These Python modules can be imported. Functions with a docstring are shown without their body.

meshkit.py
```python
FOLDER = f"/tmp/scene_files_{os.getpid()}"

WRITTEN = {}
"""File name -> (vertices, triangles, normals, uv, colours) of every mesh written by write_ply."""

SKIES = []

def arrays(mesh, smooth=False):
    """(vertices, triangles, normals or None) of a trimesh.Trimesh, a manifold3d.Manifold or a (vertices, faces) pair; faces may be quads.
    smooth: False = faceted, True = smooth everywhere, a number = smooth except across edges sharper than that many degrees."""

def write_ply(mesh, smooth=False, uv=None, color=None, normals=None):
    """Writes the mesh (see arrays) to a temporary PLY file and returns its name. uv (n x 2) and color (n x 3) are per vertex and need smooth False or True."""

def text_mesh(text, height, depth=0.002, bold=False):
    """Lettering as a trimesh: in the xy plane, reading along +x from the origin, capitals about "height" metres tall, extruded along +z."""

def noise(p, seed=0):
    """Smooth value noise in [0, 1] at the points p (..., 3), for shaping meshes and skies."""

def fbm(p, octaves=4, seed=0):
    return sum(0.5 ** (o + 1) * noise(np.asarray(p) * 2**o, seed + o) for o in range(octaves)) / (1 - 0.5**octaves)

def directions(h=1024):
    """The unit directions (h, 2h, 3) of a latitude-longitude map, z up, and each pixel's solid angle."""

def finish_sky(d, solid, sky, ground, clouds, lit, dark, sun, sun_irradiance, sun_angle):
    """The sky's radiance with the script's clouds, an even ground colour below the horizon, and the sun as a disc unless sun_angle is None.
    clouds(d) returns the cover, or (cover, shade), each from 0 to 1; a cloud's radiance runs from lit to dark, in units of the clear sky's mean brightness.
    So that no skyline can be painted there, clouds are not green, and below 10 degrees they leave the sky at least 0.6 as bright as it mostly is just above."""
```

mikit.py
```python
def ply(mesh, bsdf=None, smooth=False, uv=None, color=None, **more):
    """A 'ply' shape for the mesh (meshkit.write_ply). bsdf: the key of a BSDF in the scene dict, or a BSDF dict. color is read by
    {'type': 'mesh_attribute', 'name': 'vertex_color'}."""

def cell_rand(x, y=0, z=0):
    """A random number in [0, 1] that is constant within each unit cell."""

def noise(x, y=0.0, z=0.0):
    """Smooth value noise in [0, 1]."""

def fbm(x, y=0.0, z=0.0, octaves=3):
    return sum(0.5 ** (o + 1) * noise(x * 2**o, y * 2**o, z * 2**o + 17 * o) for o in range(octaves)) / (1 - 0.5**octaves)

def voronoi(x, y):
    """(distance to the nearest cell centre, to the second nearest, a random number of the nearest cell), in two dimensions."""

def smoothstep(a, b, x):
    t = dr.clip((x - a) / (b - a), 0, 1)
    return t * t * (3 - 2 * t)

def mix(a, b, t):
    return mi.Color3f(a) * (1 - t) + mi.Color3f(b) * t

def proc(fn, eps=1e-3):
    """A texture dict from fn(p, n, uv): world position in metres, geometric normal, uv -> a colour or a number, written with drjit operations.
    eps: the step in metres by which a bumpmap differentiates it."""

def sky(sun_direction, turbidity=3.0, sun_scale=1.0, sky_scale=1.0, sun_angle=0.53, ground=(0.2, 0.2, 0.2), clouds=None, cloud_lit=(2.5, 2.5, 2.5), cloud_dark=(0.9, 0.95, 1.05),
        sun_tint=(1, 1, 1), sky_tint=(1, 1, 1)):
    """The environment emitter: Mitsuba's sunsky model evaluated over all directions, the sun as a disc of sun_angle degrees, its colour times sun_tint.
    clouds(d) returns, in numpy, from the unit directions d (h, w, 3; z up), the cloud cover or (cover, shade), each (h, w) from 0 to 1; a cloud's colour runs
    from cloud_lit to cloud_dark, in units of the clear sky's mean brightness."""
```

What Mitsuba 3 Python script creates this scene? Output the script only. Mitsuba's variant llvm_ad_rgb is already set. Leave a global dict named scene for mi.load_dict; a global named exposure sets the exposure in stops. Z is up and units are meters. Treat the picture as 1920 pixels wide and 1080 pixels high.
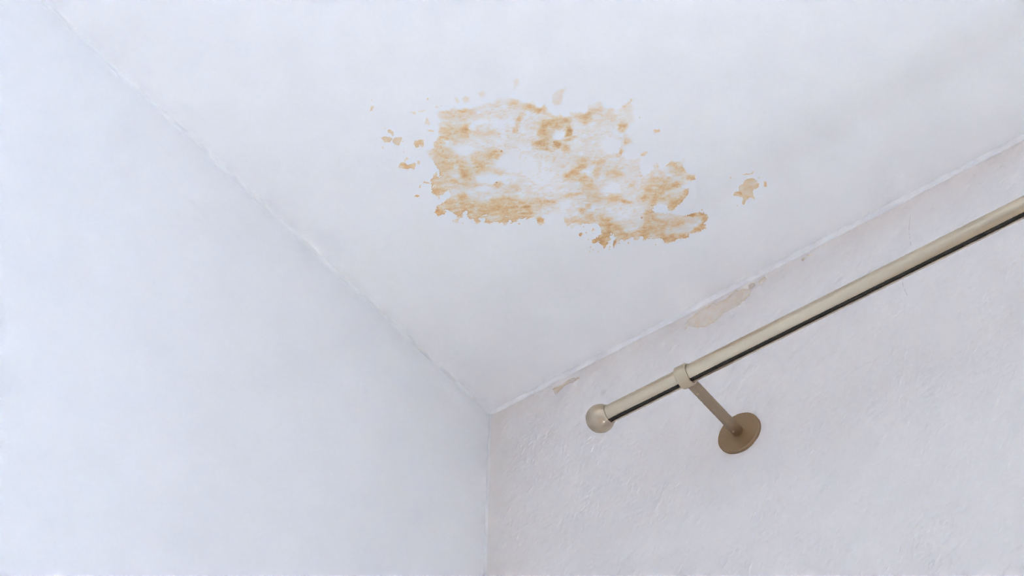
import math
import numpy as np
import trimesh
import manifold3d as m3
import drjit as dr
import mitsuba as mi
import mikit
import meshkit
from scipy import ndimage
import shapely
T = mi.ScalarTransform4f

# ---------------------------------------------------------------- camera, sky, exposure
H = 2.75                                   # ceiling height; the corner in view is at x = 0, y = 0
EYE = [0.90731681, -1.12753084, 1.36037008]
FWD = [-0.40767949, 0.52464561, 0.74735829]
UP = [0.44321208, -0.60189083, 0.66429698]
scene = {
    'type': 'scene',
    'camera': {
        'type': 'perspective', 'fov': 35.4893, 'fov_axis': 'x', 'near_clip': 0.02, 'far_clip': 200.0,
        'to_world': T().look_at(origin=EYE, target=[EYE[i] + FWD[i] for i in range(3)], up=UP),
    },
    # a bright hazy day; the sun stands high and almost along the window wall, just reaching its sill, the ground outside is pale paving
    'sky': mikit.sky([0.45, 0.165, 0.87], turbidity=4.0, sun_scale=2.2, ground=(0.30, 0.325, 0.35),
                     clouds=lambda d: np.full(d.shape[:2], 0.55), cloud_lit=(1.35, 1.5, 1.75), sky_tint=(0.72, 0.985, 1.40), sun_tint=(0.72, 0.97, 1.38)),
}
exposure = 5.02
labels = {}
ROOM_X, ROOM_Y = 3.7, -4.2                 # the room runs from x = 0 to ROOM_X and from y = 0 back to ROOM_Y

# ---------------------------------------------------------------- helpers
def add(key, mesh, bsdf, label=None, category=None, group=None, kind=None, **more):
    scene[key] = mikit.ply(mesh, bsdf, **more)
    tag = {k: v for k, v in (('label', label), ('category', category), ('group', group), ('kind', kind)) if v}
    if tag:
        labels[key] = tag


def box(x0, x1, y0, y1, z0, z1):
    return m3.Manifold.cube([x1 - x0, y1 - y0, z1 - z0]).translate([x0, y0, z0])


def soft_box(x0, x1, y0, y1, z0, z1, r=0.003):
    c = [[x, y, z] for x in (x0 + r, x1 - r) for y in (y0 + r, y1 - r) for z in (z0 + r, z1 - r)]
    ball = m3.Manifold.sphere(r, 12)
    return m3.Manifold.batch_hull([ball.translate(p) for p in c])


def lathe(profile, sections=64):
    """Turns a closed (radius, height) outline about the z axis."""
    return m3.Manifold.revolve(m3.CrossSection([profile], m3.FillRule.NonZero), sections)


def tm(man):
    m = man.to_mesh()
    return trimesh.Trimesh(m.vert_properties[:, :3], m.tri_verts, process=False)


def along(mesh, origin, direction):
    """Moves a mesh built about +z so that its z axis runs along the direction."""
    m = mesh if isinstance(mesh, trimesh.Trimesh) else tm(mesh)
    m = m.copy()
    m.apply_transform(trimesh.geometry.align_vectors([0, 0, 1], direction))
    m.apply_translation(origin)
    return m


# ---------------------------------------------------------------- materials
def grain(p, k):
    return mikit.fbm(p.x * k, p.y * k, p.z * k, octaves=3)


def paint(name, colour, tint=0.015, mesh_colour=False, rough=0.75):
    base = {'type': 'mesh_attribute', 'name': 'vertex_color'} if mesh_colour else mikit.proc(
        lambda p, n, uv: mi.Color3f(colour) * (1.0 - tint + 2 * tint * mikit.fbm(p.x * 9, p.y * 9, p.z * 9, octaves=3)))
    scene[name] = {'type': 'twosided', 'b': {'type': 'principled', 'base_color': base, 'roughness': rough, 'specular': 0.25}}


# relief of the painted plaster in metres, from two coordinates along the surface in metres
def n3(u, v, ku, kv, seed, octaves=0):
    p = np.stack([u * ku, v * kv, np.full_like(u, 0.37 + seed)], -1)
    return meshkit.fbm(p, octaves, seed) if octaves else meshkit.noise(p, seed)


def sstep(a, b, x):
    t = np.clip((x - a) / (b - a), 0, 1)
    return t * t * (3 - 2 * t)


def edge_fade(a, b, reach=0.035):
    d = np.minimum(abs(a), abs(b))
    return sstep(0.0, reach, d)


def relief_right(x, z):
    # roller stipple: drawn-out lumps that lean to the right, finer grit between them, slow waves below
    w = 0.004 * (n3(x, z, 45, 45, 1) - 0.5)
    a, b = (x + z) * 0.7071 + w, (x - z) * 0.7071 - w
    lumps = sstep(0.40, 0.85, n3(a, b, 150, 300, 2)) + 0.8 * sstep(0.45, 0.85, n3(a, b, 240, 420, 3))
    strength = 0.6 + 0.6 * n3(x, z, 9, 9, 4)
    return (0.00064 * lumps * strength + 0.00024 * n3(x, z, 260, 260, 5)) * edge_fade(x, H - z, 0.014) + 0.0022 * n3(x, z, 20, 20, 6, 2) * edge_fade(x, H - z)


def relief_left(y, z):
    lumps = sstep(0.50, 0.90, n3(y, z, 150, 120, 11)) * (0.3 + n3(y, z, 8, 8, 12))
    return (0.00050 * lumps + 0.00012 * n3(y, z, 260, 260, 13)) * edge_fade(y, H - z, 0.010) + 0.0022 * n3(y, z, 16, 16, 14, 2) * edge_fade(y, H - z)


def relief_ceiling(x, y):
    lumps = sstep(0.66, 0.95, n3(x, y, 150, 110, 21)) * (0.2 + n3(x, y, 8, 8, 22))
    return (0.00045 * lumps + 0.00010 * n3(x, y, 240, 240, 23)) * edge_fade(x, y, 0.014) + 0.0016 * n3(x, y, 12, 12, 24, 2) * edge_fade(x, y)


def relief_sheet(height, u1, v0, v1, step, to3d, flip):
    """The skin of a wall or ceiling round the corner; it sinks into the flat part along its outer border."""
    u, v = np.meshgrid(np.linspace(0, u1, int(u1 / step)), np.linspace(v0, v1, int((v1 - v0) / step)))
    h = height(u, v)
    p = to3d(u.ravel(), v.ravel(), h.ravel())
    n = u.shape[1]
    i, j = np.meshgrid(np.arange(u.shape[0] - 1), np.arange(n - 1), indexing='ij')
    q = np.stack([i * n + j, i * n + j + 1, (i + 1) * n + j + 1, (i + 1) * n + j], -1).reshape(-1, 4)
    f = np.vstack([q[:, [0, 1, 2]], q[:, [0, 2, 3]]])
    return trimesh.Trimesh(p, f[:, ::-1] if flip else f, process=False)


def with_skin(solid, sheet):
    """One mesh: the flat solid, faceted, and the relief sheet, smooth (their vertices stay apart)."""
    s = tm(solid)
    s = trimesh.Trimesh(s.vertices[s.faces].reshape(-1, 3), np.arange(3 * len(s.faces)).reshape(-1, 3), process=False)
    return trimesh.util.concatenate([s, sheet])


PAINT = (0.92, 0.912, 0.908)
def corner_tone(p, n, uv):
    # blotchy wall colour, warmer and darker towards the corner and the ceiling edge
    edge = dr.minimum(p.x, (H - p.z) * 1.6)
    blend = (1.0 - mikit.smoothstep(0.0, 0.11, edge + 0.05 * (mikit.fbm(p.x * 22, p.z * 22, 3.0, octaves=4) - 0.5))) * mikit.fbm(p.x * 30, p.z * 30, 8.0, octaves=3)
    return mikit.mix((0.80, 0.755, 0.725), (0.775, 0.70, 0.64), blend)


paint('paint_right', (0.80, 0.755, 0.725))
scene['paint_right']['b']['base_color'] = mikit.proc(corner_tone)
paint('paint_left', (0.82, 0.815, 0.82))
paint('paint_ceiling', PAINT)
paint('paint_joint', (0.86, 0.85, 0.845))
paint('paint_left_joint', (0.835, 0.83, 0.83))
paint('paint_corner', (0.79, 0.77, 0.76))
paint('paint_far', PAINT)
paint('stain_ceiling', PAINT, mesh_colour=True)
paint('stain_wall', PAINT, mesh_colour=True)


def oak(p, n, uv):
    board = mikit.cell_rand(dr.floor(p.y / 0.14), dr.floor((p.x + 0.9 * mikit.cell_rand(dr.floor(p.y / 0.14))) / 1.2))
    rings = mikit.fbm(p.x * 3, p.y * 60 + 9 * board, 2.0, octaves=4)
    return mikit.mix((0.68, 0.57, 0.45), (0.80, 0.69, 0.57), 0.55 * rings + 0.45 * board)


scene['oak_floor'] = {'type': 'twosided', 'b': {'type': 'principled', 'base_color': mikit.proc(oak), 'roughness': 0.4, 'specular': 0.4}}
scene['white_lacquer'] = {'type': 'twosided', 'b': {'type': 'principled', 'base_color': {'type': 'rgb', 'value': [0.82, 0.82, 0.81]}, 'roughness': 0.3}}
scene['window_glass'] = {'type': 'thindielectric', 'int_ior': 1.5}


def metal(name, colour, rough, metallic=1.0, aniso=0.0, clear=0.0):
    scene[name] = {'type': 'twosided', 'b': {'type': 'principled', 'base_color': {'type': 'rgb', 'value': list(colour)}, 'metallic': metallic,
                   'roughness': rough, 'anisotropic': aniso, 'clearcoat': clear, 'clearcoat_gloss': 0.9, 'specular': 0.5}}


metal('rod_nickel', (0.60, 0.505, 0.37), 0.17)
metal('ball_nickel', (0.55, 0.45, 0.335), 0.20)
metal('ring_nickel', (0.60, 0.50, 0.36), 0.38)
metal('arm_bronze', (0.41, 0.315, 0.215), 0.34)
metal('plate_bronze', (0.37, 0.25, 0.145), 0.5)
metal('screw_steel', (0.52, 0.42, 0.30), 0.2)
metal('slot_shade', (0.035, 0.028, 0.022), 0.7, metallic=0.3)  # near-black colour stands in for the shade inside the rod

# ---------------------------------------------------------------- the room
WT = 0.32                                   # wall thickness
WIN = (1.00, 2.40, 0.30, 2.08)              # window in the right-hand wall: x0, x1, z0, z1
struct = dict(kind='structure')
add('ceiling', with_skin(box(-WT, ROOM_X + WT, ROOM_Y - WT, WT, H, H + 0.2), relief_sheet(
    relief_ceiling, 0.84, -0.80, 0, 0.0014, lambda x, y, h: np.stack([x, y, H - 0.0001 - h], 1), True)), 'paint_ceiling', 'white painted plaster ceiling with a brown water stain', kind='structure', smooth=True)
add('floor', box(-WT, ROOM_X + WT, ROOM_Y - WT, WT, -0.2, 0), 'oak_floor', 'oak plank floor below the picture', kind='structure')
add('wall_left', with_skin(box(-WT, 0, ROOM_Y, WT, 0, H), relief_sheet(
    lambda u, v: relief_left(-u, v), 0.82, 2.06, H, 0.0014, lambda u, z, h: np.stack([0.0001 + h, -u, z], 1), False)), 'paint_left', 'smooth white wall left of the corner', kind='structure', smooth=True)
add('wall_right', with_skin(box(0, ROOM_X + WT, 0, WT, 0, H) - box(WIN[0], WIN[1], -1, 1, WIN[2], WIN[3]), relief_sheet(
    relief_right, 0.80, 2.14, H, 0.0011, lambda x, z, h: np.stack([x, -0.0001 - h, z], 1), False)), 'paint_right',
    'stippled off-white wall right of the corner, behind the curtain rod', kind='structure', smooth=True)
add('wall_back', box(-WT, ROOM_X + WT, ROOM_Y - WT, ROOM_Y, 0, H), 'paint_far', 'white wall behind the camera', kind='structure')
add('wall_side', box(ROOM_X, ROOM_X + WT, ROOM_Y, 0, 0, H), 'paint_far', 'white wall across the room from the left wall', kind='structure')


def window(key, x0, x1, z0, z1, y, inward, label):
    """A two-light window set in the reveal, its outer face at y; inward = -1 where the room lies towards -y."""
    s = inward
    ya, yb = sorted((y, y + s * 0.07))
    w = 0.055
    frame = (box(x0, x1, ya, yb, z0, z1) - box(x0 + w, x1 - w, -99, 99, z0 + w, z1 - w))
    add(key + '__frame', frame, 'white_lacquer')
    labels[key] = {'label': label, 'kind': 'structure'}
    xm = (x0 + x1) / 2
    a, b = sorted((y + s * 0.012, y + s * 0.058))
    for i, (u, v) in enumerate(((x0 + w, xm), (xm, x1 - w))):
        q = '' if i == 0 else '_%03d' % i
        sash = box(u + 0.002, v - 0.002, a, b, z0 + w + 0.002, z1 - w - 0.002) - box(u + 0.05, v - 0.05, -99, 99, z0 + w + 0.05, z1 - w - 0.05)
        add(key + '__sash' + q, sash, 'white_lacquer')
        yy = y + s * 0.035
        pane = trimesh.Trimesh([[u + 0.05, yy, z0 + w + 0.05], [v - 0.05, yy, z0 + w + 0.05], [v - 0.05, yy, z1 - w - 0.05], [u + 0.05, yy, z1 - w - 0.05]], [[0, 1, 2], [0, 2, 3]], process=False)
        add(key + '__pane' + q, pane, 'window_glass')
    hx = xm - 0.025
    hy = y + s * 0.058
    h0, h1 = sorted((hy, hy + s * 0.035))
    add(key + '__handle', soft_box(hx - 0.012, hx + 0.012, h0, h1, (z0 + z1) / 2 - 0.06, (z0 + z1) / 2 + 0.06, 0.004), 'ring_nickel', smooth=40)


window('window_1', *WIN, 0.27, -1, 'white two-light window under the curtain rod, out of the picture to the right')
add('window_1__sill', soft_box(WIN[0] - 0.04, WIN[1] + 0.04, -0.06, -0.0005, WIN[2] - 0.035, WIN[2] - 0.001) + box(WIN[0] + 0.001, WIN[1] - 0.001, -0.002, 0.199, WIN[2] + 0.0005, WIN[2] + 0.004), 'white_lacquer')


# plaster joints: a thumb-wide run of filler in each of the three edges of the corner
def joint(p0, p1, a, b, size, seed, steps=400, bulge=0.30, wob=0.0011, rough=0.5):
    p0, p1, a, b = (np.array(v, float) for v in (p0, p1, a, b))
    t = np.linspace(0, 1, steps)
    L = np.linalg.norm(p1 - p0)
    s = t * L
    k = 9
    q = np.linspace(0, 1, k)
    rows = []
    for i in range(steps):
        n1 = meshkit.fbm(np.array([[s[i] * 14, seed, 0.3]]), 3)[0] - 0.5
        n2 = meshkit.fbm(np.array([[s[i] * 14, seed + 7, 0.3]]), 3)[0] - 0.5
        n3 = meshkit.fbm(np.array([[s[i] * 9, seed + 13, 0.3]]), 3)[0] - 0.5
        ra, rb = size * (1 + 0.9 * n1), size * (1 + 0.9 * n2)
        # a quadratic curve from one wall to the other; the middle is pulled towards or away from the edge
        c = bulge + rough * n3
        pa, pb, pm = a * ra, b * rb, (a * ra + b * rb) * c
        curve = np.outer((1 - q) ** 2, pa) + np.outer(2 * q * (1 - q), pm) + np.outer(q ** 2, pb)
        curve += (a + b) * (wob * n2) * np.sin(np.pi * q)[:, None]
        edge = np.zeros((1, 3))
        rows.append(np.vstack([curve, edge - 0.0005 * (a + b)]) + p0 + (p1 - p0) * t[i])
    v = np.array(rows)
    n = k + 1
    f = []
    for j in range(n):
        j2 = (j + 1) % n
        i = np.arange(steps - 1)
        f.append(np.stack([i * n + j, (i + 1) * n + j, (i + 1) * n + j2, i * n + j2], 1))
    m = trimesh.Trimesh(v.reshape(-1, 3), np.vstack([np.vstack(f)[:, [0, 1, 2]], np.vstack(f)[:, [0, 2, 3]]]), process=False)
    return m


add('trim_1', joint((0, -2.2, H), (0, 0, H), (1, 0, 0), (0, 0, -1), 0.0038, 1.0, 900), 'paint_left_joint', 'painted filler joint between the ceiling and the left wall', kind='structure', smooth=50)
add('trim_2', joint((0, 0, H), (1.6, 0, H), (0, -1, 0), (0, 0, -1), 0.0062, 2.0, 700, bulge=0.03, rough=0.25), 'paint_joint', 'painted filler joint between the ceiling and the right wall', kind='structure', smooth=50)
add('trim_3', joint((0, 0, 1.7), (0, 0, H), (1, 0, 0), (0, -1, 0), 0.0034, 3.0, 500), 'paint_corner', 'painted filler joint down the corner of the two walls', kind='structure', smooth=50)


# ---------------------------------------------------------------- the stains (outlines in millimetres on the ceiling and on the wall)
MAIN = [(234.4,-400),(239.3,-400.6),(245.6,-397.7),(250.5,-396.6),(255,-395),(260.5,-389.2),(267.7,-383.9),(274.8,-381.1),(281.9,-379.3),(287.3,-377),(294.3,-376.9),(301.7,-376.5),(304.1,-372.2),(309.3,-371.7),(311.7,-367.4),(315.3,-364.7),(316.8,-360.2),(320.1,-355.3),(322.9,-352.4),(327.3,-350.8),(328.4,-346.6),(326.4,-342.1),(331.7,-341.6),(334.7,-341.9),(333.7,-335.9),(332.8,-329.8),(333.4,-325.9),(335.4,-321.8),(340.2,-320.8),(340.6,-314.6),(344,-314.6),(348.3,-316.6),(352.5,-318.6),(355.8,-313.6),(357.7,-310.4),(361,-307.2),(365.1,-309.2),(368.8,-312.4),(373.5,-313.2),(379.3,-309.8),(383.1,-309.4),(387.3,-305.6),(382,-301.9),(383.6,-297.3),(388.9,-295.1),(390.6,-288.7),(395.6,-290),(401.2,-290.2),(408.3,-290.8),(413.8,-291.8),(416.5,-288.9),(411.6,-286.7),(407.5,-285.5),(408.6,-281.3),(404.6,-273.2),(400.2,-267.8),(400.6,-263.3),(395.5,-261.9),(390.2,-263.2),(382.4,-256.8),(380.1,-252.3),(384.4,-253.6),(387.8,-254.5),(387.6,-251.2),(381.7,-248.6),(380,-241),(375.5,-242.6),(368.6,-240.6),(361.1,-233.7),(361.3,-229.9),(365.6,-224.9),(372.4,-222.6),(372.7,-217.9),(364.1,-206.2),(363.7,-199.3),(370.6,-196),(376.6,-198.8),(382.4,-205.4),(386.4,-204.2),(382.2,-194.7),(390.1,-196.1),(397.9,-197.5),(400.8,-193.5),(404.5,-190.8),(409.7,-192.4),(412.7,-193.8),(412.5,-190.3),(405.9,-184.4),(404.4,-180),(405.8,-173.6),(407.5,-168.7),(409.8,-167),(408.4,-162.6),(404.9,-161.5),(401.3,-162.3),(397.7,-163.2),(393.6,-157.9),(392.4,-161.5),(387.7,-165),(389.9,-159.7),(393.9,-154),(391.5,-149.3),(386.4,-145.7),(381.1,-144),(375.8,-142.3),(371.3,-141.8),(368.2,-140.4),(363.3,-138.3),(360.4,-141.4),(361.3,-149.2),(357.3,-155),(350.4,-156.3),(346,-152.9),(346.8,-147.6),(352.1,-141.8),(357.9,-137.6),(364.2,-131),(372.4,-124),(378,-121.8),(383,-120.9),(386.7,-120.1),(388.7,-116.7),(390,-112),(389.4,-106.7),(385.9,-104.5),(381.5,-103),(381.2,-100.3),(379.7,-94.7),(376,-94.5),(371.8,-96.7),(366.2,-96.9),(362.4,-98.7),(358.8,-97.5),(357.6,-95.6),(351.9,-96.8),(345.7,-100.4),(341.4,-102.6),(339.2,-100.3),(334.4,-101.9),(331.5,-105),(330,-106.1),(330.2,-111.8),(329.1,-114.6),(324.8,-116.8),(322,-116.9),(319.8,-123.4),(315.2,-121.9),(311.6,-120.7),(315,-126.9),(313.9,-130.7),(309.9,-126.8),(306.5,-128.3),(305.4,-133.1),(299.7,-133.3),(295,-133.9),(293.9,-138.6),(289.2,-137.2),(284.6,-134.7),(280.4,-134.9),(281.2,-138.2),(286.3,-141.3),(290.8,-144.8),(290.6,-149.8),(286.9,-149.6),(280,-144),(274.9,-140.9),(271.2,-138.7),(269.2,-141.1),(272,-143),(270.5,-146.1),(270.4,-150.1),(266.5,-151),(264.6,-152.4),(264.5,-156.4),(266.8,-157.6),(271.1,-156.4),(275.7,-157.8),(280.9,-158.9),(283.4,-165.7),(285.1,-171.2),(285,-174.2),(279.3,-177.4),(275.9,-179.9),(271.6,-182.1),(267.4,-182.4),(267.7,-186),(265,-184.1),(263.5,-186.2),(258.9,-182.9),(258.8,-185.8),(263.4,-189.1),(261.4,-191.5),(256.8,-189.2),(256.2,-192.5),(257.5,-196.3),(258.3,-200.5),(261.9,-205.5),(259.9,-209.8),(255.7,-212),(251.4,-214.3),(248.1,-215.8),(244.2,-218.6),(240.9,-218.1),(239.2,-212.7),(237.4,-208.3),(233.6,-208.2),(230.8,-210.3),(231.6,-215.5),(232.9,-220.3),(232.8,-223.2),(230.9,-224.6),(227.6,-224.2),(223.7,-228),(220.4,-230.4),(216.1,-229.8),(212.4,-229.7),(209,-231.2),(209.4,-234.7),(206.1,-235.3),(202.8,-233.9),(199.4,-234.4),(199.4,-238.3),(196.5,-238.5),(194.6,-241.9),(192.6,-244.2),(188.8,-244.2),(185.9,-246.3),(184,-250.6),(187.8,-253.6),(187.7,-257.4),(183.4,-256.8),(178.7,-251.6),(176.8,-252.1),(176.7,-256.9),(176.2,-262.1),(175.2,-266.6),(174.7,-268.9),(178,-273.1),(177.5,-277.3),(174.2,-275.9),(170.4,-271.1),(165.2,-270.2),(160.9,-266.7),(158,-267.9),(161.8,-272.7),(165.6,-274.7),(165.1,-278.8),(163.7,-283.7),(161.3,-288.3),(158.9,-291.1),(157.9,-287),(156.5,-285.2),(153.6,-287.3),(149.3,-286.7),(148.3,-290.3),(149.3,-294.3),(153.6,-296.8),(156,-299.8),(160.3,-298.5),(164.1,-299.5),(167.9,-300.4),(174.5,-301.1),(179.2,-303.3),(180.6,-305),(179.2,-308.9),(176.3,-311),(172.1,-309.5),(167.4,-308.3),(163.6,-307.3),(164,-310.7),(164.5,-315.1),(163.5,-317.6),(167.3,-322.3),(170.1,-326.7),(174.7,-331.5),(178.9,-337.6),(180.8,-335.3),(182.6,-338.5),(185,-336.8),(182.7,-331.1),(184.6,-328.8),(187.8,-334.7),(190,-341.2),(191.4,-345.6),(191.3,-349.3),(193.1,-352.4),(191.7,-357.1),(193.5,-360.2),(195.3,-363.4),(195.7,-365.7),(198.4,-367.3),(198,-364),(201.2,-364.3),(204.9,-366.1),(207.1,-369.7),(210.3,-370.9),(212.1,-368.7),(213.4,-373),(217.4,-375.3),(219.6,-378.9),(222.7,-381.8),(225.3,-386.9),(228.8,-389.5),(229.7,-392.3),(231.8,-396.8)]
HOLES = [[(355.3,-263.7),(366.1,-259.2),(370.4,-253.4),(368.6,-247.7),(360.7,-241.1),(353.5,-242.9),(349.6,-249.3),(349.9,-257.9)],
 [(287.7,-152.9),(290.9,-153.4),(290.5,-151.8),(286.8,-150.6)],
 [(191,-258.8),(194.4,-258.2),(193.4,-256.1),(190.6,-256.3)],
 [(209.2,-244.4),(210.2,-241.8),(209.3,-239.6),(208.3,-242.2)],
 [(217.6,-367.3),(221.8,-362.4),(225,-360),(219.5,-361.4)]]
ISLANDS = [[(184.3,-446.5),(187,-445.3),(186.1,-442.5),(183.9,-442.5),(182.1,-440.4),(179.8,-442.9),(182,-444.7)],
 [(178.7,-412.7),(182.4,-411.7),(182.4,-408.2),(180.2,-402.8),(177.9,-402.8),(178.8,-406.5),(176.9,-409.6)],
 [(166.4,-408.6),(171.4,-407.5),(174.7,-404.3),(177,-400.8),(174.3,-398.4),(169.2,-398.6),(165.5,-402.3)],
 [(172.4,-397.1),(179.3,-400),(184.8,-395.9),(181.6,-392.1),(175.7,-389.4),(172.9,-392.3)],
 [(159.5,-401.4),(160.4,-398.9),(160.9,-395.9),(158.6,-396.7)],
 [(185.9,-382.8),(187.7,-380.5),(193.6,-384.1),(197.8,-381.9),(201.5,-379.2),(197.9,-373.9),(196.1,-370.8),(193.8,-372.5),(194.2,-376.6),(191,-374.5),(188.2,-375.7),(189.6,-380)],
 [(155.9,-367.3),(162.9,-370.3),(166.1,-367.9),(166.1,-362.5),(174.1,-361.1),(172.2,-358),(167.6,-354.1),(166.2,-357.9),(161.5,-359.6),(156.3,-365.2)],
 [(167,-369.9),(171.7,-372.8),(173.1,-370),(170.3,-369.3),(167.1,-368.1)],
 [(176.8,-360.9),(179.6,-359.7),(178.7,-356.8),(176.4,-355.8),(175.5,-358.3)],
 [(145,-325.7),(148.4,-325.1),(149.3,-321.6),(146.5,-321.9),(144.6,-324.2)],
 [(163.5,-334.3),(167.2,-335.2),(167.7,-333),(169.6,-330.7),(169.6,-328),(166.8,-331),(165.4,-332.9)],
 [(156.4,-332.2),(159.2,-333.8),(160.6,-333.7),(157.8,-331.1),(155.9,-330.7)],
 [(213,-416.7),(215.8,-413.8),(218.9,-412.3),(215.4,-409.8),(213.5,-412.8)],
 [(221.2,-412.3),(225.2,-410.2),(228.8,-408.4),(227.5,-406.8),(221.2,-410.6)],
 [(214.3,-394.1),(219.2,-398.3),(223.2,-399.7),(222.8,-396.5),(221.1,-393.4),(220.3,-389.7),(218,-390.5),(217.5,-393.5)],
 [(212.7,-386.7),(215.9,-385.2),(219.1,-380.1),(214.1,-382.1)],
 [(238.2,-406.5),(241.8,-406.5),(243.2,-403.7),(240.1,-401.7),(237.8,-404.3)],
 [(262.6,-402.9),(265.8,-401.4),(265.5,-396.5),(262.9,-394.2),(259.3,-396)],
 [(268.1,-398),(273.3,-398.3),(276.6,-393.4),(271.9,-388.4),(264.8,-391.1)],
 [(286.6,-393.5),(292.8,-390.6),(291.3,-385.9),(286.1,-383.8),(282.9,-387.9)],
 [(324.3,-383.1),(328.1,-383.6),(330.9,-379.9),(326.4,-374.9),(322.1,-374.8),(318.4,-371.7),(318.2,-375.1),(322,-378.2)],
 [(344.6,-343.1),(352.5,-347.3),(361.2,-344.2),(365,-345.5),(365.2,-342),(361.4,-340.6),(355.4,-335.1),(348,-327.8),(341.4,-330.2),(341,-337.3)],
 [(406.3,-243.4),(408.9,-243.2),(410.5,-240.4),(413.5,-239.9),(410.7,-237.6),(406.2,-239.2)],
 [(376.7,-223.9),(381.5,-225.8),(385,-224.9),(384.4,-221.8),(378.7,-220.6)],
 [(428.2,-117.6),(432.4,-120),(436.5,-118.8),(438.8,-123.6),(443.6,-124.7),(449.5,-127.7),(453.8,-128.1),(458.5,-124.7),(460.7,-119.4),(458.2,-117.5),(459.8,-114.5),(457.5,-110.7),(454.5,-110.2),(450.9,-111),(447.7,-106.9),(446.4,-100.4),(443.9,-98.5),(442.7,-103.2),(440.4,-103.9),(436.4,-103.1),(432.7,-100.3),(430.1,-98.4),(429.9,-101.4),(433.6,-105.2),(435.5,-109.4),(432.2,-111.8),(429.7,-115.5)],
 [(464.2,-114),(467.9,-112.2),(464.9,-106.2),(461.7,-107.6),(464.1,-110.4)],
 [(451.8,-136.9),(455.9,-134.8),(459.2,-131.4),(461.7,-133.2),(464.7,-133.7),(463.2,-131.2),(460.6,-130.4),(457.9,-131.5),(451.5,-135.3)],
 [(259.6,-174.6),(263.4,-173.7),(262.6,-170.5),(258.8,-169.3),(257.8,-172)],
 [(273.9,-169.8),(277.7,-170),(276.8,-166.7),(274,-167.9)]]
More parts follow.
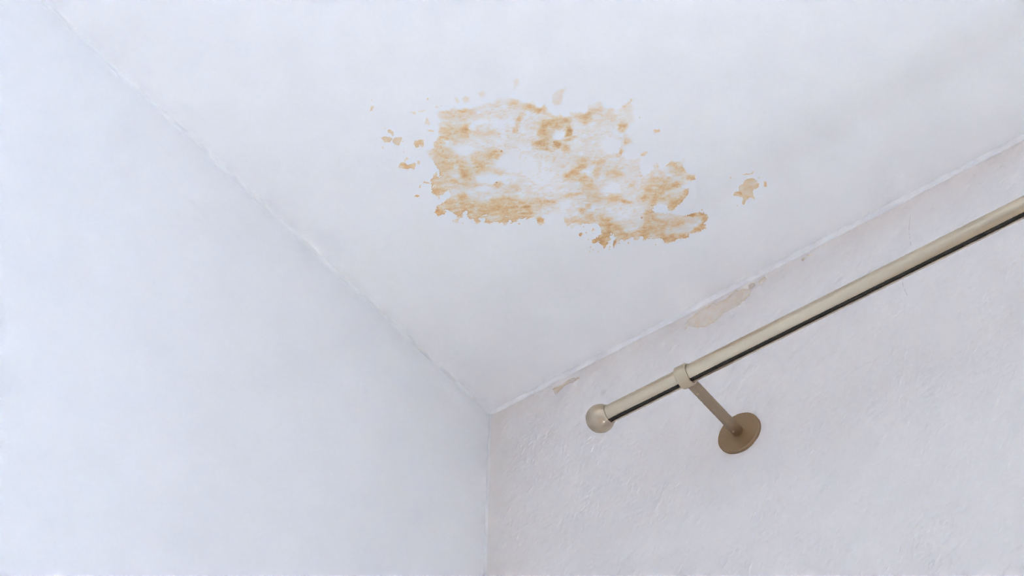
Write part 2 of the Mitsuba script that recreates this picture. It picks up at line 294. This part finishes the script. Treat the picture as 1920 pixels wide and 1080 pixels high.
BLOBS = [(174.7,-274.6,9.6,7.1,-3.8,4.8,0.4),(183.9,-252.6,10.6,7.8,-2.8,3.7,0.42),(203.6,-239,10.6,7.8,-3.3,4.3,0.45),(224.6,-232.1,7.7,5.7,-2.8,3.7,0.5),(270.4,-188.7,11.5,8.5,-2.7,3.8,0.38),(199.8,-306.6,14.1,10.4,-3.7,4.7,0.25),(168.8,-297.8,4.8,3.5,-3.8,4.7,0.3),(220.8,-365.8,8.4,7.8,-3.4,3.7,0.75),(243.5,-360.4,2.5,4.6,-6.8,4.9,0.6),(232,-370.6,11.5,8.5,-5.3,6.6,0.3),(259.5,-350.3,11.5,8.5,-4.3,5.6,0.25),(204.9,-364.3,4.6,3.4,-5.4,6.7,0.5),(206.5,-347.9,11.6,8.6,-6.3,7.9,0.42),(196.1,-339.4,7.5,5.5,-7.3,9.1,0.42),(210.1,-330.9,8.4,6.2,-3.6,4.6,0.4),(208.5,-316.7,7.5,5.5,-5,6.4,0.6),(231.6,-312.3,11.8,2.5,-3.4,8.6,0.5),(246.4,-321.1,10.2,7.5,-3.5,4.6,0.45),(230,-323.4,5.6,4.1,-4.5,5.7,0.4),(239.2,-300.3,5.4,7.8,-4.4,3.8,0.35),(176.2,-322.1,7.6,5.6,-9.3,11.6,0.5),(189.4,-317,9.4,7,-4.6,5.8,0.32),(170.2,-314.6,4.3,3.1,-3.8,4.7,0.55),(151.7,-291.6,4.3,3.2,-4.3,5.4,0.85),(170.8,-288.9,8.6,6.3,-5.7,7.2,0.38),(186.4,-291.4,4.8,3.5,-2.8,3.6,0.5),(182.7,-280.1,14.3,10.6,-6.6,8.4,0.42),(185.3,-264,13.4,9.9,-6.6,8.5,0.5),(205.7,-256.5,19.1,14.1,-5.6,7.3,0.5),(218.3,-262.2,14,5.5,-2.8,5.3,0.55),(227.1,-247.3,15.4,8.9,-5,7.6,0.5),(225,-237.5,13.4,9.9,-2.7,3.7,0.6),(236.2,-239.7,5.2,3.9,-2.7,3.7,0.75),(247,-237.3,10.5,7.7,-4.5,6.1,0.45),(256.4,-233.2,8.2,4.7,-2,3.2,0.5),(190.2,-250.8,5.8,4.3,-3.8,4.9,0.4),(212.2,-235.5,4.8,3.5,-3.7,4.9,0.5),(234.9,-214,3.4,2.5,-2.7,3.7,0.6),(229.5,-282.8,3.3,2.4,-2.7,3.5,0.5),(238.2,-269.9,9.1,2.9,-2.5,5.3,0.3),(307.8,-357.6,5.4,4,-3.3,4.4,0.3),(317.9,-347.6,4.6,8,-3.2,2.4,0.4),(324.9,-338.1,7.2,3.3,-1.6,3,0.5),(331.6,-335.8,3.2,2.3,-3.6,5,0.45),(299.9,-338.6,10.6,-5.2,0.7,2.3,0.4),(288.3,-332.5,4.3,-1.5,0.3,2.5,0.6),(336.7,-320.8,6.8,7.7,-3.3,3.4,0.45),(322.2,-315.2,10,7.4,-4.9,6.8,0.45),(335.2,-309.1,7.3,5.4,-4.1,5.6,0.45),(332.8,-296.1,2.7,2,-3.3,4.6,0.9),(311.1,-307.8,5.5,4.1,-7.5,10.3,0.5),(299.5,-298.8,5.5,4.1,-3.8,5.2,0.65),(303.9,-290.2,3.7,2.7,-2.5,3.5,0.6),(313.7,-289.1,4.1,3.1,-2.5,3.5,0.7),(316.4,-280.1,3.7,2.7,-2.9,4.1,0.45),(329.8,-286.9,5.7,1.2,-0.9,2.6,0.45),(356.4,-304.6,7.3,5.4,-3.2,4.5,0.4),(363.6,-300.1,4.5,3.4,-4,5.6,0.42),(355.6,-295.7,6.4,4.7,-2,2.8,0.3),(374.5,-291.2,13.6,10.1,-6.3,9.1,0.12),(397,-288.1,4.7,0.1,-0.4,2.6,0.5),(408.9,-289.6,4.7,-0.8,-0,1.9,0.5),(382.7,-265.2,3.2,2.4,-2.8,4,0.65),(377.3,-248.3,2.8,2,-2.4,3.5,0.5),(362.5,-239.8,1.2,2.1,-4.3,3.5,0.5),(304.9,-247.2,9.2,0,-1.1,5.5,0.55),(297.2,-248.4,2.8,2.1,-2.1,3,0.5),(317.4,-249.8,8.1,1.7,-1.7,4.7,0.45),(329.7,-247,10.1,10.6,-3.3,3.8,0.33),(331.7,-234.7,8.4,6.2,-6.7,9.6,0.28),(306.8,-234.9,5.3,9.6,-5.1,4,0.42),(312,-221.9,9.4,7,-5.1,7.3,0.33),(304.5,-206.1,8.5,6.3,-3.5,4.9,0.33),(287.3,-222.5,11.2,4.1,-1,2,0.4),(340.1,-219.4,7.5,5.5,-4.2,6,0.25),(345.4,-196.3,3.1,-0.3,-0.2,2.1,0.5),(373.1,-176.7,7.3,12.9,-7.1,6,0.5),(360.1,-176.2,7.5,5.6,-3.3,5,0.4),(348.9,-175.2,5.6,1.8,-1.1,2.8,0.5),(362.1,-165.4,14.2,10.5,-3.7,5.6,0.42),(386.3,-167,4.6,0.9,-1.1,3.5,0.6),(389.5,-152.6,3.8,2.8,-3.3,5,0.6),(375,-147.5,9,0.8,-1.4,5.8,0.6),(352,-160.8,5.9,1.1,-1.2,3.6,0.45),(366.6,-143.4,3.8,2.8,-2.5,3.8,0.5),(397.3,-181.7,6.5,4.8,-3.6,5.5,0.4),(402.8,-166.8,5,2.9,-1.4,2.6,0.5),(398.3,-191.8,4.6,3.4,-2.4,3.7,0.25),(327.1,-181.9,6.1,5.6,-1.4,1.8,0.4),(320.2,-192.6,6.6,4.9,-3,4.3,0.4),(282.2,-199.1,2.9,2.1,-2.6,3.7,0.55),(292.3,-201.1,2.4,1.8,-2.2,3.1,0.45),(288.4,-183.1,7.7,5.7,-4,5.7,0.4),(290.8,-168.9,5.8,4.3,-4.4,6.4,0.55),(294.5,-158.5,8,9.2,-5.7,6.3,0.6),(298,-142.4,6.8,5,-3.1,4.5,0.6),(307.2,-134.7,4.8,3.6,-2.2,3.2,0.5),(283.5,-151.1,1.8,4.2,-8.6,6.1,0.7),(271.8,-150,8.8,0.7,-1.2,4.4,0.95),(272,-142,2.4,1.8,-2.7,3.9,0.9),(284,-138.1,1,2.4,-5.5,3.9,0.95),(340.6,-152.2,2.4,2.7,-4,4.5,0.55),(336.5,-142.9,4.8,3.5,-3.4,5.1,0.55),(323.5,-134.2,9.9,0.8,-1.5,5.9,0.6),(338.6,-129.9,8.6,6.4,-6.9,10.4,0.38),(318.1,-130.5,4.8,3.6,-2.6,3.9,0.6),(316,-125.2,2.4,1.8,-1.7,2.6,0.6),(350.7,-126.7,16.3,12,-4.2,6.5,0.36),(377.1,-120.5,6.1,3.5,-0.9,1.7,0.85),(386.1,-115.8,4.8,3.5,-2.5,3.9,0.8),(386.1,-108.2,2.9,2.1,-2.5,3.9,0.8),(378,-99.8,2.9,2.1,-2.9,4.6,0.75),(370.3,-98.8,6,1.1,-0.8,2.6,0.7),(354.5,-99.7,6.8,5,-2.1,3.3,0.6),(341.7,-105.3,3.4,2.5,-3,4.6,0.75),(333.2,-107.7,4.8,3.6,-2.6,3.9,0.7),(332.4,-115.1,4.8,3.6,-2.2,3.3,0.5),(257.9,-385.1,7.3,5.4,-1.3,1.6,0.35),(242.7,-388.7,7.3,5.4,-5.2,6.5,0.28),(251.9,-380.2,6.4,4.7,-3.4,4.4,0.25),(261.8,-376.3,11.8,8.7,-3.4,4.4,0.12),(281.8,-361.5,7.3,5.4,-4.2,5.5,0.1),(322.2,-297.8,3.7,2.7,-2.5,3.4,-0.5),(253.4,-360.9,1.8,1.4,-1.7,2.2,-0.5),(274.2,-350.7,13.7,10.1,-4.2,5.5,-0.15),(225.8,-343.5,8.3,6.2,-2.7,3.4,-0.35),(249.7,-304.4,12.9,2.8,-2.5,6.6,-0.35),(270.5,-293.5,11.6,8.6,-8.7,11.6,-0.12),(229.8,-292.7,11.8,8.7,-3.1,4.1,-0.3),(212.2,-289.1,5.7,4.2,-2.3,2.9,-0.2),(273.6,-268.5,11.7,8.7,-7.9,10.7,-0.14),(256.2,-209.7,7.7,5.7,-3.6,5,-0.1),(271.8,-216.2,4.3,3.2,-4,5.5,-0.14),(320.6,-240.2,4.2,3.1,-2.1,3,-0.3),(329.8,-227,0.8,2.4,-9.6,5.6,-0.2),(325.5,-205.4,9.4,7,-3,4.3,-0.35),(315.3,-169.9,10.5,7.8,-4.3,6.3,-0.12),(202.4,-321.2,3.3,2.4,-1.8,2.3,-0.3),(295.9,-370.7,1.8,1.3,-1.7,2.2,0.1),(181.5,-408,13.8,10.2,-13.6,16.3,0.4),(179.8,-394.3,18.5,13.6,-9.1,11,0.3),(194.6,-378.1,5.5,4.1,-4.1,5,0.65),(162.9,-363.1,9.4,6.9,-3.7,4.5,0.6),(184.3,-443,4.1,3,-4,4.7,0.45),(147.4,-324,4.3,3.2,-2.9,3.5,0.8),(219.7,-396.2,4.1,3,-4,4.9,0.42),(215.8,-412.9,5.5,4,-2.6,3.2,0.35),(224.8,-409.6,3.6,2.7,-1.7,2.1,0.28),(215.5,-382.9,4.6,3.4,-1.8,2.2,0.4),(240.1,-404.3,2.7,2,-1.7,2.1,0.35),(170.8,-369.9,2.3,1.7,-2.3,2.8,0.25),(176.9,-358.1,2.3,1.7,-2.3,2.8,0.3),(261.9,-399.2,3.2,2.3,-3,3.7,0.2),(287.7,-388.5,4,3,-3.3,4.3,0.12),(325,-378.5,3.1,2.3,-5.2,7,0.15),(362.5,-344,2.7,2,-1.6,2.2,0.14),(409.2,-240.5,3.7,2.7,-1.9,2.9,0.3),(381.2,-223.3,3.7,2.7,-2.4,3.6,0.42),(435,-115.3,3.8,2.8,-1.6,2.6,0.8),(450.6,-119.5,8.4,-0.2,-0.9,6.5,0.5),(439.7,-107.2,5.2,1,-1.2,4.3,0.5),(455.1,-113.4,2.3,1.7,-1.9,3.2,0.45),(464.6,-110.1,2.3,1.7,-2.3,3.8,0.6),(456.4,-133.5,5.1,3.8,-1.5,2.5,0.4),(431.7,-101,1.9,1.4,-2,3.2,0.4),(260.7,-171.9,2.9,2.1,-2.7,3.8,0.75),(275.8,-169.4,2.4,1.8,-1.8,2.5,0.5)]
SPECKS = [(439.2,-139.8,1.05),(389.8,-120.6,1.34),(267.3,-169.9,1.16),(269.9,-178.6,1.23),(164.2,-263.3,1.02),(207.6,-231.3,1.22),(214.3,-225.3,1.5),(274.2,-134.5,1.11),(277,-137.4,1.38),(288.4,-134.9,1.03),(259,-149.7,0.97),(259.1,-144.6,0.9),(261.7,-138.8,0.97),(254.4,-144.2,0.97),(297.1,-129.4,1.38),(319.5,-120.7,1.37),(178.2,-415.6,0.95),(174.4,-379.7,0.84),(182.1,-390.8,0.83),(161.5,-357.7,0.91),(190.5,-452,0.8),(238.8,-418,1.24),(244.5,-402.7,0.81),(404.3,-265.7,0.94),(320.5,-109.2,0.97),(263.4,-160.1,1.03),(280.6,-141.6,0.9),(157.5,-272.1,1.02),(464,-121.5,0.98),(424.4,-102.6,0.8),(111.1,-332,1.08),(3.1,-141.4,1.66)]
DARK_SPECKS = [(312.6,-293.5,1.02),(259.7,-317.5,1.28),(229.5,-286.5,1.18),(329.6,-150.8,1.22),(348.4,-158.7,0.87)]
WALL_STAINS = [[(287.6,2719.9),(289.6,2726.8),(291.7,2734.5),(300,2736.6),(310.6,2739.9),(318.7,2740.1),(327.6,2741.7),(332.9,2736.4),(338.2,2738.4),(343.8,2736.6),(352.9,2740.7),(358.9,2743.2),(363.5,2739.2),(369.3,2739.1),(373.1,2735.6),(378.1,2729.5),(375.9,2722.8),(367.7,2719.1),(361.6,2714.9),(352.3,2714.6),(341.6,2715.2),(334,2711.1),(325.1,2707.8),(315.8,2708.3),(305.2,2712.3),(297.1,2720.1),(293.1,2724.5),(288.9,2718.1)],
 [(375.8,2740.3),(380.9,2741.5),(384.8,2738),(384.3,2733.7),(378.4,2732.1),(375.3,2736)],
 [(388.7,2734.5),(390.8,2740.4),(396.5,2741.1),(399.4,2735.5),(396.2,2732.2),(391.7,2730.6)],
 [(96.8,2735.9),(103.2,2735.8),(112,2735.2),(121.6,2737.7),(127.9,2736.7),(137.3,2732.9),(138,2728.8),(130.1,2728.1),(120.7,2730.9),(111.9,2729.7),(106.2,2724),(101.5,2724.9),(99.1,2732.7)],
 [(445.9,2738.9),(448.7,2738.8),(448.1,2734.6),(446.7,2734.6)],
 [(452.9,2739.6),(457.2,2740.3),(458.3,2738.6),(453.9,2737)]]
WALL_SPECKS = [(678.1,2747.5,1.28),(43.2,2727.7,1.3),(157.7,2731.6,1.25),(20,2735.4,1.22)]
CRACKS = [[(579,2719.9),(575.4,2707.8),(572.3,2691.9),(570.7,2673.5)],[(554.4,2634.4),(552.1,2625.7),(551.9,2614.9),(553.7,2604.5)]]


def lin(c):
    c = np.asarray(c, float) / 255.0
    return np.where(c <= 0.04045, c / 12.92, ((c + 0.055) / 1.055) ** 2.4)


def inside(poly, gx, gy):
    area = shapely.Polygon(poly).buffer(0)
    shapely.prepare(area)
    return shapely.contains_xy(area, gx.ravel(), gy.ravel()).reshape(gx.shape)


def ramp(d, stops):
    ks = [k for k, _ in stops]
    cols = np.array([lin(c) for _, c in stops])
    return np.stack([np.interp(d, ks, cols[:, i]) for i in range(3)], -1)


BARE = np.array(PAINT)
# how the stain tints the paint: density -> the colour that white paint (first entry) takes on
STOPS = [(0.0, (218, 225, 238)), (0.10, (215, 218, 224)), (0.22, (213, 209, 206)), (0.36, (210, 200, 184)), (0.52, (206, 188, 159)),
         (0.72, (199, 173, 134)), (1.0, (182, 144, 92)), (1.5, (105, 82, 62))]


def tint(d, bare=None):
    return (BARE if bare is None else np.array(bare)) * ramp(d, STOPS) / lin(STOPS[0][1])


def patch_mesh(mask, dens, x0, y0, step, to3d, bare=None):
    """One small square per grid cell in the mask, sharing corners; the colour comes from the density at each corner."""
    cells = np.argwhere(mask[:-1, :-1])
    W = mask.shape[1]
    ids = -np.ones(mask.size, int)
    corner = np.stack([cells[:, 0] * W + cells[:, 1], cells[:, 0] * W + cells[:, 1] + 1, (cells[:, 0] + 1) * W + cells[:, 1] + 1, (cells[:, 0] + 1) * W + cells[:, 1]], 1)
    used = np.unique(corner)
    ids[used] = np.arange(len(used))
    yy, xx = used // W, used % W
    v = to3d((x0 + xx * step) / 1000, (y0 + yy * step) / 1000)
    q = ids[corner]
    f = np.vstack([q[:, [0, 2, 1]], q[:, [0, 3, 2]]])
    return trimesh.Trimesh(v, f, process=False), tint(dens.ravel()[used], bare)


def n2(x, y, k, seed, octaves=4):
    return meshkit.fbm(np.stack([x * k, y * k, np.full_like(x, 3.3)], -1), octaves, seed)


def stain_density(gx, gy, step):
    # ragged outline: the place that is looked up is shaken a little, coarsely and finely
    sx = 6.0 * (n2(gx, gy, 0.22, 5) - 0.5) + 6.5 * (n2(gx, gy, 0.65, 6, 3) - 0.5)
    sy = 6.0 * (n2(gx, gy, 0.22, 8) - 0.5) + 6.5 * (n2(gx, gy, 0.65, 9, 3) - 0.5)
    body = inside(MAIN, gx + sx, gy + sy)
    for h in HOLES:
        body &= ~inside(h, gx + sx, gy + sy)
    isl = np.zeros_like(body)
    for h in ISLANDS:
        isl |= inside(h, gx + 0.45 * sx, gy + 0.45 * sy)
    isl &= ~body
    solid = body | isl
    # far = distance into the room along the ceiling, 0 at the near (lower) rim of the stain, 1 at its far rim
    m = np.array(MAIN)
    away = gx * 0.595 - gy * 0.804
    lo, hi = np.percentile(m[:, 0] * 0.595 - m[:, 1] * 0.804, (4, 96))
    far = np.clip((away - lo) / (hi - lo), 0, 1)
    # blobs of pigment, their borders torn
    bx = gx + 9 * (n2(gx, gy, 0.09, 21, 4) - 0.5) + 4.5 * (n2(gx, gy, 0.42, 22, 3) - 0.5)
    by = gy + 9 * (n2(gx, gy, 0.09, 23, 4) - 0.5) + 4.5 * (n2(gx, gy, 0.42, 24, 3) - 0.5)
    strong = np.zeros_like(gx)
    weak = np.zeros_like(gx)
    for cx, cy, ux, uy, vx, vy, amp in BLOBS:
        det = ux * vy - uy * vx
        a = ((bx - cx) * vy - (by - cy) * vx) / det
        b = (ux * (by - cy) - uy * (bx - cx)) / det
        g = np.exp(-(a * a + b * b) ** 1.35 * 0.75)
        if amp > 0:
            strong = np.maximum(strong, amp * g) * 0.65 + (1 - (1 - strong) * (1 - min(amp * 0.75, 0.97) * g)) * 0.35
        else:
            weak = weak + amp * g
    # streaks: the drying front ran along x, swinging towards y on the left
    su, sv = gx * 0.91 + gy * 0.41, -gx * 0.41 + gy * 0.91
    wu = 6 * (n2(gx, gy, 0.12, 61, 3) - 0.5)
    streak = n2(su * 0.17 + 0.3 * wu, (sv + wu) * 0.34, 1.0, 31, 5) - 0.5
    flake = n2(gx + wu, gy - wu, 0.17, 35, 5) - 0.5
    grit = n2(gx, gy, 0.9, 33, 3) - 0.5
    spots = np.clip((n2(su * 0.34, sv * 0.55, 1.0, 44, 3) - 0.56) / 0.16, 0, 1)
    wash = np.clip(0.095 + 0.34 * streak + 0.20 * flake, 0.0, 0.4) + 0.17 * spots
    dens = np.where(body, np.clip(wash + 0.9 * weak, 0, 1), 0)
    dens = dens + np.where(solid, strong * np.clip(0.94 + 1.5 * streak + 1.6 * flake + 0.7 * grit, 0.2, 1.8), 0)
    dens = dens * np.where(weak < 0, np.clip(1 + 1.5 * weak, 0.1, 1), 1)
    # a crisp rim on the near side, a fading one on the far side
    dist = ndimage.distance_transform_edt(solid) * step
    crisp = np.clip((0.80 - far) / 0.25, 0, 1)
    soft = np.clip(dist / 3.5, 0, 1)
    dens = dens * np.where(body, crisp + (1 - crisp) * soft, 1.0)
    tide = crisp * np.clip(dens * 2.2, 0.15, 1)
    dens = dens + np.where(solid, 0.30 * tide * np.exp(-(dist / 1.1) ** 2), 0)
    lone = np.where(far > 0.82, 0.17 * np.clip(dist / 2.0, 0.25, 1) * np.clip(1 + 2.2 * flake, 0.3, 1.6), np.clip(0.36 + 0.7 * flake, 0.16, 0.6) + 0.1 * np.exp(-(dist / 0.8) ** 2))
    dens = np.where(isl, np.maximum(dens, lone), np.where(body, dens, 0))
    dens = np.where(dens > 0.55, 0.55 + 0.6 * (1 - np.exp(-(dens - 0.55) / 0.6)), dens)
    for lst, val in ((SPECKS, 0.62), (DARK_SPECKS, 1.35)):
        for cx, cy, r in lst:
            near = (abs(gx - cx) < 4 * r) & (abs(gy - cy) < 4 * r)
            d = np.hypot(gx[near] - cx, gy[near] - cy) / (r * (0.7 + 1.1 * (n2(gx[near], gy[near], 1.1, 41, 2) - 0.3)))
            dens[near] = np.where(d < 1, np.maximum(dens[near], val * (1 - 0.5 * np.clip(d, 0, 1))), dens[near])
    return np.clip(dens, 0, 1.5)


def ceiling_stains():
    step = 0.36
    allp = np.array(sum(ISLANDS, []) + MAIN)
    x0, y0 = allp.min(0) - 6
    x1, y1 = allp.max(0) + 6
    gx, gy = np.meshgrid(np.arange(x0, x1, step), np.arange(y0, y1, step))
    dens = stain_density(gx, gy, step)
    mask = dens > 0.035
    mask = ndimage.binary_opening(mask, iterations=1) | (dens > 0.3)
    dens = np.clip(dens, 0, 1.5)
    lab, n = ndimage.label(ndimage.binary_dilation(mask, iterations=1))
    lab = np.where(mask, lab, 0)
    sizes = ndimage.sum(mask, lab, np.arange(1, n + 1))
    order = [i for i in np.argsort(-sizes) if sizes[i] > 5]
    to3d = lambda x, y: np.stack([x, y, H - 0.0003 - relief_ceiling(x, y)], 1)  # noqa: E731
    big = order[:45]
    for rank, i in enumerate(big):
        m, c = patch_mesh(lab == i + 1, dens, x0, y0, step, to3d)
        key = 'ceiling__water_stain' + ('' if rank == 0 else '_%03d' % rank)
        scene[key] = mikit.ply(m, 'stain_ceiling', color=c, smooth=True)
        labels[key] = {'label': 'broad tan and ochre water stain with ragged edges across the ceiling' if rank == 0 else 'small tan splash mark beside the broad water stain'}
    rest = np.isin(lab, np.array(order[45:]) + 1) if len(order) > 45 else None
    if rest is not None:
        m, c = patch_mesh(rest, dens, x0, y0, step, to3d)
        scene['ceiling__stain_specks'] = mikit.ply(m, 'stain_ceiling', color=c)
        labels['ceiling__stain_specks'] = {'label': 'tiny brown specks around the water stain', 'kind': 'stuff'}


def wall_stains():
    step = 0.4
    to3d = lambda x, z: np.stack([x, -0.0003 - relief_right(x, z), z], 1)  # noqa: E731
    for rank, poly in enumerate(WALL_STAINS):
        p = np.array(poly)
        x0, y0 = p.min(0) - 3
        x1, y1 = p.max(0) + 3
        gx, gy = np.meshgrid(np.arange(x0, x1, step), np.arange(y0, y1, step))
        wx = gx + 4.5 * (n2(gx, gy, 0.35, 51) - 0.5)
        wy = gy + 4.5 * (n2(gx, gy, 0.35, 52) - 0.5)
        body = inside(poly, wx, wy)
        dist = ndimage.distance_transform_edt(body) * step
        upper = np.clip(0.35 + (gy - p[:, 1].mean() + 0.45 * (gx - p[:, 0].mean()) * 0) / (np.ptp(p[:, 1]) + 1e-9) * 1.3, 0.15, 1)
        mottle = n2(gx, gy, 0.18, 53) - 0.5
        faint = rank < 3
        dens = (0.17 if faint else 0.24) + (0.35 if faint else 0.95) * mottle + 0.36 * np.exp(-(dist / 0.8) ** 2) * (0.4 + 0.9 * upper)
        dens = np.where(body, np.clip(dens, 0.02, 0.7), 0)
        m, c = patch_mesh(body, dens, x0, y0, step, to3d, (0.80, 0.755, 0.725))
        key = 'wall_right__water_stain' + ('' if rank == 0 else '_%03d' % rank)
        scene[key] = mikit.ply(m, 'stain_wall', color=c, smooth=True)
        labels[key] = {'label': 'faint ring-edged tan water mark on the wall under the ceiling joint' if faint else 'small ochre water mark on the wall under the ceiling joint'}


ceiling_stains()
wall_stains()
scene['crack_grey'] = {'type': 'twosided', 'b': {'type': 'diffuse', 'reflectance': {'type': 'rgb', 'value': [0.42, 0.39, 0.38]}}}
for i, line in enumerate(CRACKS):
    # hairline cracks in the wall paint
    p = np.array(line) / 1000
    q = np.stack([np.interp(np.linspace(0, len(p) - 1, 12), np.arange(len(p)), p[:, k]) for k in (0, 1)], 1)
    q += 0.0006 * (np.stack([n3(q[:, 0], q[:, 1], 300, 300, 71), n3(q[:, 0], q[:, 1], 300, 300, 72)], 1) - 0.5)
    side = np.stack([q[:, 0], -0.0002 - relief_right(q[:, 0], q[:, 1]), q[:, 1]], 1)
    w = np.array([0.00016, 0, 0.00006])
    v = np.vstack([side - w, side + w])
    k = np.arange(len(q) - 1)
    add('wall_right__crack' + ('' if i == 0 else '_%03d' % i), (v, np.stack([k, k + 1, k + 13, k + 12], 1)), 'crack_grey', 'hairline crack in the wall paint above and below the rod')

# ---------------------------------------------------------------- curtain rod and its brackets
ROD_Y, ROD_Z, ROD_R = -0.1081, 2.5257, 0.0097
ROD_X0, ROD_X1 = 0.2476, 3.1524


def rod_tube():
    """A drawn tube with a glider slot along its underside."""
    half, wall = math.radians(16.5), 0.0011
    ang = np.linspace(-math.pi / 2 + half, 1.5 * math.pi - half, 97)
    outer = [(ROD_R * math.cos(a), ROD_R * math.sin(a)) for a in ang]
    inner = [((ROD_R - wall) * math.cos(a), (ROD_R - wall) * math.sin(a)) for a in ang[::-1]]
    m = tm(m3.Manifold.extrude(m3.CrossSection([outer + inner], m3.FillRule.NonZero), ROD_X1 - ROD_X0))
    # extruded along +z; its y axis is to stay up
    m.apply_transform(np.array([[0, 0, 1, ROD_X0], [1, 0, 0, ROD_Y], [0, 1, 0, ROD_Z], [0, 0, 0, 1.0]]))
    return m


add('curtain_rod__tube', rod_tube(), 'rod_nickel', smooth=25)
core = m3.Manifold.cylinder(ROD_X1 - ROD_X0 - 0.004, ROD_R - 0.0013, ROD_R - 0.0013, 64)  # solid core added inside the tube, coloured like its unlit hollow
add('curtain_rod__slot_shade_core', along(core, [ROD_X0 + 0.002, ROD_Y, ROD_Z], [1, 0, 0]), 'slot_shade', 'dark core behind the glider slot, the shade of the hollow put into its colour', smooth=25)
labels['curtain_rod'] = {'label': 'shiny champagne nickel curtain rod with a ball end and a dark slot along its underside', 'category': 'curtain rod'}


def finial():
    """A ball with a short socket lip that takes the rod."""
    R, cut = 0.01545, 0.0108
    prof = []
    for a in np.linspace(-math.pi / 2, math.asin(cut / R), 40):
        prof.append((R * math.cos(a), R * math.sin(a)))
    lip = prof[-1][0]
    prof += [(lip + 0.0000, cut + 0.0004), (lip - 0.0004, cut + 0.0007), (ROD_R + 0.0004, cut + 0.0007), (ROD_R + 0.0004, cut - 0.002), (0, cut - 0.002)]
    prof[0] = (0, -R)
    return lathe(prof, 72)


BALL_X = 0.2360
add('curtain_rod__finial', along(finial(), [BALL_X, ROD_Y, ROD_Z], [1, 0, 0]), 'ball_nickel', 'satin ball end', smooth=35)
add('curtain_rod__finial_001', along(finial(), [ROD_X1 + ROD_X0 - BALL_X, ROD_Y, ROD_Z], [-1, 0, 0]), 'ball_nickel', 'satin ball end', smooth=35)


def bracket(key, x, label):
    labels[key] = {'label': label, 'category': 'rod bracket', 'group': 'brackets of the curtain rod'}
    # ring round the rod
    w, ri, ro, c = 0.0132, ROD_R + 0.0005, 0.0123, 0.0007
    ring = lathe([(ri, 0), (ro - c, 0), (ro, c), (ro, w - c), (ro - c, w), (ri, w)], 80)
    add(key + '__ring', along(ring, [x - w / 2, ROD_Y, ROD_Z], [1, 0, 0]), 'ring_nickel', smooth=30)
    # arm from the ring to the wall plate
    ra, y0, y1 = 0.0061, ROD_Y + 0.0112, -0.0046
    arm = lathe([(0, 0), (ra - 0.0005, 0), (ra, 0.0005), (ra, y1 - y0 - 0.0006), (ra - 0.0006, y1 - y0), (0, y1 - y0)], 48)
    add(key + '__arm', along(arm, [x, y0, ROD_Z], [0, 1, 0]), 'arm_bronze', 'brushed round arm', smooth=30)
    # wall plate with a chamfered rim
    rp, t = 0.0255, 0.0048
    plate = lathe([(0, 0), (rp - 0.0004, 0), (rp, 0.0004), (rp, t - 0.0012), (rp - 0.0010, t), (0, t)], 96)
    add(key + '__wall_plate', along(plate, [x, -0.0008, ROD_Z], [0, -1, 0]), 'plate_bronze', 'brown round wall plate', smooth=30)
    # two set screws, facing down and into the room
    d = np.array(SCREW_DIR) / np.linalg.norm(SCREW_DIR)
    for i, yy in enumerate((ROD_Y + 0.0240, -0.0148)):
        head = lathe([(0, -0.001), (0.0016, -0.001), (0.0016, 0.0003), (0.0011, 0.0006), (0.0008, 0.0001), (0, 0.0001)], 20)
        add(key + '__set_screw' + ('' if i == 0 else '_001'), along(head, np.array([x, yy, ROD_Z]) + d * ra, d), 'screw_steel', smooth=30)


SCREW_DIR = (-0.10, 0.0, -1.0)
bracket('rod_bracket', 0.3415, 'bronze rod bracket nearest the room corner, with a ring and a round wall plate')
bracket('rod_bracket_001', ROD_X0 + ROD_X1 - 0.3415, 'champagne and bronze rod bracket at the far end of the rod, beyond the window')
